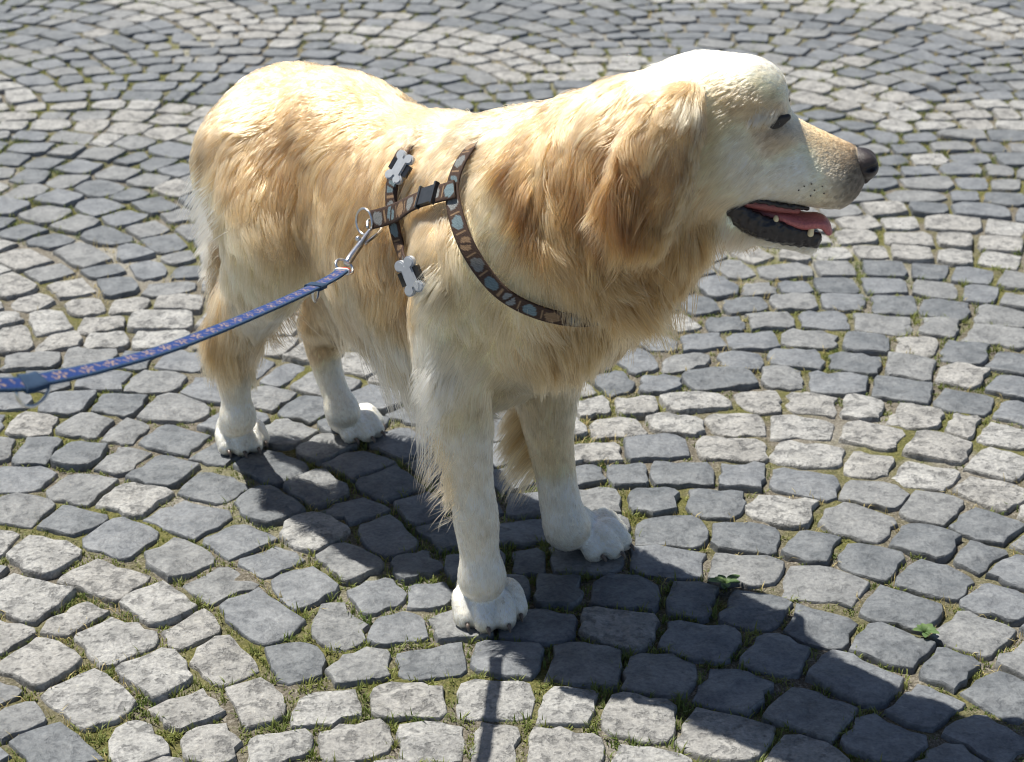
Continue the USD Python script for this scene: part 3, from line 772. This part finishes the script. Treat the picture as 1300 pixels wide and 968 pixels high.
for rg, name, seg, cl, cm, cu, wd in ((0, 'coat', 4, .74, .016, 1.0, .00040), (1, 'head_fur', 2, .22, .03, .1, .00028), (2, 'ear_fur', 4, .85, .011, 1.5, .00036), (3, 'leg_fur', 2, .30, .04, .2, .00036), (4, 'tail_fur', 4, .7, .012, .6, .0004)):
    m = keep & (reg == rg)
    p, tn, wd = strands(roots[m], nr[m], way[m], ln[m], lf[m], tone[m], seg, r, cu, wd, cl, cm)
    # hair stops short of the straps lying on it
    dist = STRAP_T.query(p.reshape(-1, 3))[0].reshape(p.shape[:2])
    over = r.random(len(p)) < .16
    near_s = (dist.min(1) < .0135) & ~over
    first = np.argmax(dist < .0135, 1)
    frac = np.clip((first - .6) / seg, .12, 1)
    frac = np.where(dist[:, 0] < .017, np.minimum(frac, .35), frac)
    p = np.where((near_s | (dist[:, 0] < .017))[:, None, None], p[:, :1] + (p - p[:, :1]) * frac[:, None, None], p)
    add_fur(name, p, tn, wd)

# long feathering: hairs from a line on the body, hanging or blowing
def feather(name, pix, way, length, number, tone, lift=.35, w=None, spread=.016, curl=.5, wd=.00034, seg=5, over=False):
    line = spline(hits(pix) if w is None else np.array([Q(x, y, w) for x, y in pix]), 8)
    i = r.integers(0, len(line), number)
    rt = line[i] + r.normal(0, spread, (number, 3))
    _, vi = vtree.query(rt)
    rt, nn = BV[vi] + r.normal(0, .0012, (number, 3)), VN[vi]
    d = RIGHT * way[0] - UP * way[1] + LAT * way[2]
    d = np.repeat(unit(d)[None], number, 0)
    wv = unit(d - (d * nn).sum(1, keepdims=True) * nn * (1 - lift))
    L = length * r.uniform(.45, 1.1, number)
    p, tn, wd = strands(rt, nn, wv, L, np.full(number, lift), np.repeat(np.array([tone]), number, 0), seg, r, curl, wd, .72, .035)
    p[:, :, 2] = np.maximum(p[:, :, 2], .003)
    dist = STRAP_T.query(p.reshape(-1, 3))[0].reshape(p.shape[:2])
    ok = (dist.min(1) > .012) | over
    add_fur(name, p[ok], tn[ok], wd)
feather('leg_fur', [(566, 530), (572, 580), (580, 630)], (-.3, .9, -.2), .045, 260, CH, .4, .06, .008)
feather('leg_fur', [(556, 545), (562, 590), (572, 650)], (-.5, .9, 0), .055, 80, C, .6, None, .010, 1.6)
feather('leg_fur', [(556, 545), (562, 590), (570, 630)], (-.25, .97, 0), .036, 220, C, .4, None, .010, 1.2)
feather('leg_fur', [(672, 500), (676, 540), (684, 580)], (-.6, .75, 0), .06, 1300, CG, .45, -.085, .010)
feather('leg_fur', [(556, 470), (560, 500)], (-.5, .8, 0), .03, 900, W, .6, None, .012)
feather('coat', [(430, 400), (470, 430), (505, 460), (535, 480)], (.08, 1, 0), .062, 2400, CW, .2, None, .02)
feather('coat', [(480, 440), (510, 465), (540, 490)], (.05, 1, 0), .085, 420, W, .3, None, .02, 1.2)
feather('coat', [(880, 300), (868, 330), (855, 352)], (-.02, 1, 0), .038, 2600, G, .35, None, .012)
feather('coat', [(775, 375), (812, 368), (842, 350)], (.15, 1, 0), .045, 3200, G, .3, None, .016)
feather('coat', [(765, 385), (805, 375), (842, 355)], (.3, 1, 0), .06, 420, G, .4, None, .02, 1.3)
feather('coat', [(690, 450), (730, 440), (765, 415)], (.05, 1, 0), .042, 2400, CG, .3, None, .018)
feather('ear_fur', [(884, 150), (878, 195), (864, 240), (850, 285)], (-.12, 1, 0), .022, 1500, CG, .5, None, .004, .8)
feather('ear_fur', [(742, 200), (748, 250), (760, 300)], (-.1, 1, 0), .05, 1800, T, .45, None, .010, 1.2)
feather('coat', [(270, 250), (268, 290), (275, 330)], (-.7, .6, 0), .042, 1500, W, .4, None, .020)
feather('tail_fur', [(268, 330), (272, 390), (276, 430)], (-.1, 1, 0), .07, 2600, CG, .25, None, .014)
feather('coat', [(700, 300), (735, 325), (775, 340)], (.75, .5, 0), .055, 1500, CG, .6, None, .012, 1.4, .0004)
feather('coat', [(690, 240), (710, 290), (740, 330)], (.5, .8, 0), .06, 1500, G, .6, None, .016, 1.6, .0004)
feather('coat', [(660, 190), (672, 240), (690, 290)], (-.2, 1, 0), .05, 1200, T, .55, None, .012, 1.6, .0004)
feather('head_fur', [(958, 152), (970, 147), (984, 144)], (-.5, .8, 0), .012, 520, W, .5, None, .0035, .2, .00026, 3)
feather('ear_fur', [(868, 130), (880, 140)], (-.3, .9, .0), .034, 450, CW, .5, None, .007)
feather('ear_fur', [(806, 290), (820, 300), (836, 292)], (-.05, 1, 0), .026, 1200, G, .3, None, .012)
feather('ear_fur', [(772, 215), (785, 255), (800, 285)], (-.25, .95, 0), .05, 1500, T, .45, None, .012, 1.2)

feather('coat', [(606, 158), (600, 172)], (-.42, .9, 0), .034, 700, C, .62, None, .008, .8, over=True)
feather('coat', [(532, 168), (524, 182)], (-.35, .9, 0), .030, 600, C, .62, None, .007, .8, over=True)
feather('coat', [(556, 352), (560, 385)], (-.55, .75, 0), .032, 700, CH, .62, None, .008, .8, over=True)
feather('coat', [(752, 372), (775, 372)], (-.05, 1, 0), .034, 700, CG, .62, None, .008, .8, over=True)
for name, lst in FUR.items():
    pth = f'{DOG}/{name}'
    cv = UsdGeom.BasisCurves.Define(stage, pth)
    cv.CreateTypeAttr('linear')
    cv.CreateCurveVertexCountsAttr(Vt.IntArray.FromNumpy(np.concatenate([np.full(len(p), p.shape[1], np.int32) for p, _, _ in lst])))
    cv.CreatePointsAttr(Vt.Vec3fArray.FromNumpy(np.vstack([p.reshape(-1, 3) for p, _, _ in lst]).astype(np.float32)))
    wds = np.concatenate([np.tile(2 * wd * np.clip(1.05 - np.linspace(0, 1, p.shape[1]) ** 2.5, .12, 1), len(p)) for p, _, wd in lst])
    cv.CreateWidthsAttr(Vt.FloatArray.FromNumpy(wds.astype(np.float32)))
    cv.SetWidthsInterpolation('vertex')
    colored(pth, np.vstack([t for _, t, _ in lst]), 'uniform')
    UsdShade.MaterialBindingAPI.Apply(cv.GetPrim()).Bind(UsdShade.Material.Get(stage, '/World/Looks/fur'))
print({k: sum(len(p) for p, _, _ in v) for k, v in FUR.items()})

# face
for s in (1, -1):
    c = EYE_C if s > 0 else EYE_C - 2 * ((EYE_C - HEAD) @ HN) * HN + HN * .005
    nh = HN * s
    e = part(DOG, 'eye', trimesh.creation.icosphere(3, .0072).apply_translation(c), 'eyeball', smooth=True)
    up = unit(Z3 * .92 - HF * .38)
    fw = unit(HF * .92 + Z3 * .38)
    lid = closed_chain([([c - fw * .015 - up * .001 + nh * .0035, c - fw * .006 + up * .0018 + nh * .0066, c + fw * .006 + up * .0024 + nh * .0052, c + fw * .014 + up * .0005 + nh * .0015], [.0012, .0030, .0034, .0026], None),
                        ([c - fw * .015 - up * .001 + nh * .0035, c - fw * .003 - up * .0036 + nh * .0056, c + fw * .006 - up * .0034 + nh * .0042, c + fw * .014 + up * .0 + nh * .0015], [.0012, .0023, .0027, .0026], None)], .001, .003)
    part(DOG, 'eyelid', lid, 'eyelid_skin', smooth=True)
nf = Field(NOSE_C - .035, NOSE_C + .035, .0011)
nf.ball(NOSE_C + HF * .000, (.0165, .0180, .0150), .008, (HF, HN, unit(Z3 + HF * .25)))
for s in (1, -1):
    nf.ball(NOSE_C + HN * s * .009 + HF * .003 + Z3 * .0005, (.0115, .0085, .011), .006, (HF, HN, Z3))
nf.cone(NOSE_C + HF * .009 - Z3 * .006, NOSE_C + HF * .004 - Z3 * .019, .006, .004, .006)
for s in (1, -1):
    nf.carve(NOSE_C + HN * s * .007 + HF * .018 + Z3 * .001, NOSE_C + HN * s * .014 + HF * .008 - Z3 * .001, .0034, .0028, .003)
    nf.carve(NOSE_C + HN * s * .014 + HF * .009 - Z3 * .001, NOSE_C + HN * s * .020 + HF * .001 - Z3 * .003, .0026, .0012, .003)
part(DOG, 'nose', nf.surface(), 'nose_skin', smooth=True)
ch = []
for s in (1, -1):
    ch.append(([H(x, y, s * w) for x, y, w in ((922, 266, .034), (938, 272, .034), (960, 283, .031), (988, 292, .026), (1015, 298, .021), (1036, 301, .012))], [.0045, .0095, .0112, .0102, .0084, .006], (HN, .55)))
    ch.append(([H(x, y, s * w) for x, y, w in ((922, 264, .033), (940, 255, .033), (965, 256, .031), (998, 262, .028), (1025, 265, .024))], [.0038, .0035, .003, .0028, .002], None))
ch.append(([H(930, 270), H(970, 285), H(1010, 298), H(1034, 303)], [.014, .014, .011, .008], (HN, 2.2)))
lm = closed_chain(ch, .0015, .004)
lv = np.array(lm.vertices)
lm.vertices = lv + np.array(lm.vertex_normals) * (.0042 * (meshkit.fbm(lv * 130, 3, 5) - .5) + .0005 * np.sin((lv @ HF) * 700))[:, None]
part(DOG, 'lips', lm, 'lip_skin', smooth=True)
for s in (1, -1):
    part(DOG, 'gum', closed_chain([([H(x, y, s * w) for x, y, w in ((948, 258, .028), (980, 262, .026), (1012, 267, .023))], [.005, .006, .004], None)], .0016, .004), 'gum_skin', smooth=True)
part(DOG, 'tongue', closed_chain([([H(945, 262, .004), H(985, 270, .008), H(1018, 280, .012), H(1036, 280, .013), H(1046, 284, .013), H(1052, 294, .013)], [.0075, .0082, .0086, .0078, .0062, .0042], (HN, 2.0))], .0015, .004), 'tongue_skin', smooth=True)
def tooth(x, y, w, length, rad, tipdx=0):
    a = H(x, y, w)
    part(DOG, 'tooth', closed_chain([([a, a + Z3 * length * .6 + HF * tipdx * .4, a + Z3 * length + HF * tipdx], [rad, rad * .75, rad * .25], None)], .0006, .001), 'tooth_enamel', smooth=True)
for s in (1, -1):
    tooth(1029, 297, s * .0225, .013, .0036, .002)
    tooth(985, 279, s * .029, .004, .0032)
    for q in (.004, .011):
        tooth(1040, 299, s * q, .004, .0020)
for c, yaw, L in PAWS:
    d, n = np.array([math.cos(yaw), math.sin(yaw), 0]), np.array([-math.sin(yaw), math.cos(yaw), 0])
    for o, fwd in ((-.033, .022), (-.0125, .040), (.0125, .040), (.033, .022)):
        a = c + (d * (fwd + .020) + n * o * 1.05 + Z3 * .013) * L
        part(DOG, 'claw', closed_chain([([a, a + d * .005 - Z3 * .002, a + d * .008 - Z3 * .007], [.0028, .0025, .0011], None)], .0009, .001), 'claw_horn', smooth=True)
for x, y in ((1014, 241), (1021, 236), (1030, 233), (1034, 241), (1029, 248), (1044, 236), (1046, 245)):
    q = hits([(x, y)])[0]
    part(DOG, 'whisker_spot', trimesh.creation.icosphere(1, .0009).apply_translation(q + HN * .0022), 'eyelid_skin', smooth=True)

# ------------------------------------------------------------------ harness
def ribbon(pts, nn, half, thick, tone_of, across=9):
    """A strap with a printed or woven face: its mesh and the colour of each of its points."""
    t = unit(np.gradient(pts, axis=0))
    s = unit(np.cross(nn, t))
    arc = np.concatenate([[0], np.cumsum(np.linalg.norm(np.diff(pts, axis=0), axis=1))])
    a = np.linspace(-1, 1, across)
    prof = np.concatenate([a, a[::-1]])
    hgt = np.concatenate([thick * (.5 - .25 * np.abs(a) ** 6), -thick * (.5 - .25 * np.abs(a[::-1]) ** 6)])
    m = len(prof)
    v = pts[:, None] + s[:, None] * (prof * half)[None, :, None] + nn[:, None] * hgt[None, :, None]
    tone = tone_of(np.repeat(arc[:, None], m, 1), np.repeat(prof[None], len(pts), 0), np.repeat((np.arange(m) < across)[None], len(pts), 0))
    i, j = np.meshgrid(np.arange(len(pts) - 1), np.arange(m), indexing='ij')
    q = np.stack([i * m + j, i * m + (j + 1) % m, (i + 1) * m + (j + 1) % m, (i + 1) * m + j], -1).reshape(-1, 4)
    f = np.vstack([q[:, [0, 1, 2]], q[:, [0, 2, 3]], [[0, j + 1, j] for j in range(1, m - 1)], [[(len(pts) - 1) * m, (len(pts) - 1) * m + j, (len(pts) - 1) * m + j + 1] for j in range(1, m - 1)]])
    msh = trimesh.Trimesh(v.reshape(-1, 3), f, process=False)
    if msh.volume < 0:
        msh.invert()
    return msh, tone.reshape(-1, 3)
def refine(pts, nn, step):
    arc = np.concatenate([[0], np.cumsum(np.linalg.norm(np.diff(pts, axis=0), axis=1))])
    s = np.linspace(0, arc[-1], max(4, int(arc[-1] / step)))
    return np.column_stack([np.interp(s, arc, pts[:, k]) for k in range(3)]), unit(np.column_stack([np.interp(s, arc, nn[:, k]) for k in range(3)]))
BROWN, BLUE, TAN, GREY = np.array([.042, .024, .017]), np.array([.12, .165, .185]), np.array([.24, .155, .09]), np.array([.17, .175, .175])
def harness_tone(arc, x, top):
    """Brown webbing woven with rounded blue, tan and grey shapes."""
    cell = np.floor(arc / .026).astype(int)
    u = (arc / .026 - cell - .5) * 2
    pal = np.stack([GREY, BLUE, TAN * .8, GREY * .8, BLUE * .8])[cell % 5]
    rr = np.hypot(u * 1.15, x * 1.02)
    wv = .06 * np.sin(arc * 410 + x * 2.3) + .04 * np.sin(arc * 930 - x * 5)
    out = np.where(((rr + wv < .74) & top)[..., None], pal * (.85 + .3 * (np.sin(arc * 5200) * np.sin(x * 26) > 0))[..., None], BROWN * (.8 + .5 * (np.sin(arc * 5200 + x * 20) > 0))[..., None])
    out = np.where(((np.abs(u - .35 * x) < .13) & (cell % 3 == 1) & top)[..., None], BROWN * .8, out)
    out = np.where(((np.abs(u) > .86) & (np.abs(x) < .62) & (cell % 2 == 0) & top)[..., None], TAN * .9, out)
    return out
HAR = '/World/dog_harness'
tag(UsdGeom.Xform.Define(stage, HAR), 'brown patterned dog harness with white bone shaped buckles worn by the dog', 'harness')
for nm, key in (('chest_strap', 'neck'), ('girth_strap', 'girth'), ('back_strap', 'back')):
    pts, nn, wd = straps[key]
    pts, nn = refine(pts, nn, .0016)
    msh, tn = ribbon(pts, nn, wd, .0034, harness_tone, 15)
    colored(part(HAR, nm, msh, 'webbing', smooth=True), tn)
def bone(pos, nn, along, length, width, thick):
    """A flat bone shaped plate."""
    from shapely.geometry import Point, box
    a, b = length / 2, width / 2
    sh = box(-a * .62, -b * .58, a * .62, b * .58)
    for sx in (-1, 1):
        for sy in (-1, 1):
            sh = sh.union(Point(sx * a * .66, sy * b * .52).buffer(b * .52, 8))
    sh = sh.buffer(-.001).buffer(.001)
    m = trimesh.creation.extrude_polygon(sh, thick, engine='earcut')
    top = trimesh.creation.extrude_polygon(sh.buffer(-.0016), .0012, engine='earcut').apply_translation([0, 0, thick])
    m = trimesh.util.concatenate([m, top])
    x = unit(along - (along @ nn) * nn)
    R = np.eye(4); R[:3, 0], R[:3, 1], R[:3, 2], R[:3, 3] = x, np.cross(nn, x), nn, pos
    return m.apply_transform(R), R
gp, gn, _ = straps['girth']
for x, y, ln_, wd_, dx_, dy_ in ((523, 220, .040, .023, .55, .8), (539, 347, .045, .026, -.40, .9)):
    q, nb = on_coat(hits([(x, y)]), .0175)
    nb = unit(nb[0] + .8 * unit(EYE - q[0]))
    m, R = bone(q[0], nb, RIGHT * dx_ + UP * dy_, ln_, wd_, .005)
    bk = part(HAR, 'buckle', m, 'buckle_white', smooth=30)
    for sy in (-1, 1):
        side = trimesh.creation.box([ln_ * .36, .010, .0055]).apply_translation([0, sy * (wd_ * .36), .0012]).apply_transform(R)
        part(bk, 'release_clip', side, 'black_plastic', smooth=30)
bpts, bn, bw = straps['back']
k = int(len(bpts) * .58)
tdir = unit(bpts[k + 2] - bpts[k - 2])
R = np.eye(4); R[:3, 0], R[:3, 1], R[:3, 2], R[:3, 3] = tdir, np.cross(bn[k], tdir), bn[k], bpts[k] + bn[k] * .0032
part(HAR, 'slider', trimesh.creation.box([.026, .021, .004]).apply_transform(R), 'black_plastic', smooth=30)
for q in (-1, 1):
    part(HAR, 'slider_bar', trimesh.creation.box([.003, .027, .006]).apply_translation([q * .0145, 0, 0]).apply_transform(R), 'black_plastic', smooth=30)

def wire_ring(c, a, b, ra, rb, wire, turn=(0, 2 * PI), n=26):
    th = np.linspace(*turn, n)
    pts = c + np.outer(np.cos(th) * ra, a) + np.outer(np.sin(th) * rb, b)
    return tube_mesh(pts, wire)
def tube_mesh(pts, rad, sides=10):
    from math import cos
    pts = np.asarray(pts, float)
    t = unit(np.gradient(pts, axis=0))
    ref = unit(np.cross(t[0], [.31, .2, .93]))
    rows, rad = [], np.broadcast_to(rad, len(pts))
    for p, tt, rr in zip(pts, t, rad):
        ref = unit(ref - (ref @ tt) * tt)
        b = np.cross(tt, ref)
        an = np.arange(sides) * 2 * PI / sides
        rows.append(p + rr * (np.cos(an)[:, None] * ref + np.sin(an)[:, None] * b))
    n = len(pts)
    i, j = np.meshgrid(np.arange(n - 1), np.arange(sides), indexing='ij')
    q = np.stack([i * sides + j, i * sides + (j + 1) % sides, (i + 1) * sides + (j + 1) % sides, (i + 1) * sides + j], -1).reshape(-1, 4)
    f = np.vstack([q[:, [0, 1, 2]], q[:, [0, 2, 3]], [[0, j + 1, j] for j in range(1, sides - 1)], [[(n - 1) * sides, (n - 1) * sides + j, (n - 1) * sides + j + 1] for j in range(1, sides - 1)]])
    return trimesh.Trimesh(np.vstack(rows), f, process=False)
def depth_at(x, y, Y):
    d = ray(x, y)
    return EYE + d * Y / d[1]
e0 = bpts[0]
back_dir = unit(bpts[0] - bpts[6])
RING_C = e0 + back_dir * .010 + bn[0] * .002
part(HAR, 'steel_ring', wire_ring(RING_C, back_dir, np.cross(bn[0], back_dir), .0135, .0155, .0016), 'steel', smooth=True)

# ------------------------------------------------------------------ leash
LEA = '/World/dog_leash'
tag(UsdGeom.Xform.Define(stage, LEA), 'blue patterned dog leash with steel clip running from the harness out of frame at left', 'leash')
Y0 = RING_C[1]
SN = [depth_at(470, 292, Y0 - .015), depth_at(460, 307, Y0 - .035), depth_at(449, 322, Y0 - .055), depth_at(440, 335, Y0 - .072)]
LP = [depth_at(x, y, Y) for x, y, Y in ((436, 343, Y0 - .08), (420, 354, Y0 - .14), (380, 374, Y0 - .26), (330, 396, Y0 - .38), (270, 421, Y0 - .49), (200, 447, Y0 - .59), (130, 466, Y0 - .67), (60, 481, Y0 - .72), (0, 489, Y0 - .75))]
last = LP[-1]
LP += [last + np.array([-.12, -.09, .045]), last + np.array([-.24, -.18, .14])]
lp = spline(LP, 12)
ln_n = []
tl = unit(np.gradient(lp, axis=0))
nrm_l = unit(np.cross(np.cross(tl, unit(np.array([-.05, -.50, .86]))), tl))
lp, nrm_l = refine(lp, nrm_l, .0012)
NAVY, BLU, PINK = np.array([.016, .038, .078]), np.array([.010, .032, .135]), np.array([.24, .17, .135])
def leash_tone(arc, x, top):
    """Blue ribbon with pale pink starfish and dashes, on a denim blue webbing that shows along both edges."""
    cell = np.floor(arc / .030).astype(int)
    u = (arc / .030 - cell - .5) * 2.6
    th, rr = np.arctan2(x * .75, u), np.hypot(u, x * .75)
    u = u + .25 * np.sin(cell * 12.9)
    star = (rr < .34 + .30 * np.cos(5 * th + cell)) & (rr > .10) & (np.abs(np.sin(7 * th + 3 * rr * 9)) > .22) & (np.abs(x) < .7)
    dash = (np.abs(np.abs(u + .4 * x) - 1.05) < .07) & (np.abs(x - .25 * np.sign(u)) < .32)
    out = np.where(((np.abs(x) < .72) & top)[..., None], BLU, NAVY * (1 + .5 * (np.sin(arc * 3000) > 0))[..., None])
    return np.where(((star | dash) & top)[..., None], PINK, out)
msh, tn = ribbon(lp, nrm_l, .0077, .0035, leash_tone, 17)
colored(part(LEA, 'strap', msh, 'webbing', smooth=True), tn)
hook = part(LEA, 'snap_hook', tube_mesh(spline(SN[::-1], 6), np.interp(np.linspace(0, 1, 19), [0, .15, .6, 1], [.0042, .0052, .0042, .0026])), 'steel', smooth=True)
hd = unit(SN[0] - SN[-1])
hs = unit(np.cross(hd, EYE - SN[0]))
part(hook, 'hook', tube_mesh(spline([SN[1] + hs * .004, SN[0] + hs * .010 + hd * .004, SN[0] + hd * .016 + hs * .008, SN[0] + hd * .019 - hs * .002, SN[0] + hd * .010 - hs * .008, SN[0] - hs * .004], 6), .0019), 'steel', smooth=True)
part(hook, 'trigger', trimesh.creation.icosphere(2, .0035).apply_translation(SN[1] - hs * .006), 'steel', smooth=True)
part(hook, 'swivel_ring', wire_ring(SN[-1] - hd * .006, hd, hs, .009, .011, .0017), 'steel', smooth=True)
k0 = 5
td = unit(lp[k0 + 6] - lp[k0])
def sleeve(a, b, wide, mat, name):
    m, tn = ribbon(lp[a:b], nrm_l[a:b], wide, .0068, lambda arc, x, t: np.zeros(arc.shape + (3,)), 9)
    part(LEA, name, m, mat, smooth=True)
sleeve(1, 5, .0088, 'leash_label_red', 'label')
sleeve(5, 9, .0088, 'leash_label_white', 'label')
for (x, y), rr in (((402, 380), .013), ((40, 494), .016)):
    k = np.argmin(np.linalg.norm(to_photo(lp) - [x, y - 14], axis=1))
    tdir = unit(lp[k + 4] - lp[k - 4])
    part(LEA, 'steel_ring', wire_ring(lp[k] - Z3 * .004, tdir, -Z3 * .8 + np.array([0, -.6, 0]) * .6, rr, rr * 1.1, .0016, (-.05, PI + .05)), 'steel', smooth=True)
    m, tn2 = ribbon(lp[k - 8:k + 9], nrm_l[k - 8:k + 9], .0104, .0064, lambda arc, x, t: np.broadcast_to(NAVY, arc.shape + (3,)), 9)
    colored(part(LEA, 'keeper', m, 'webbing', smooth=True), tn2)
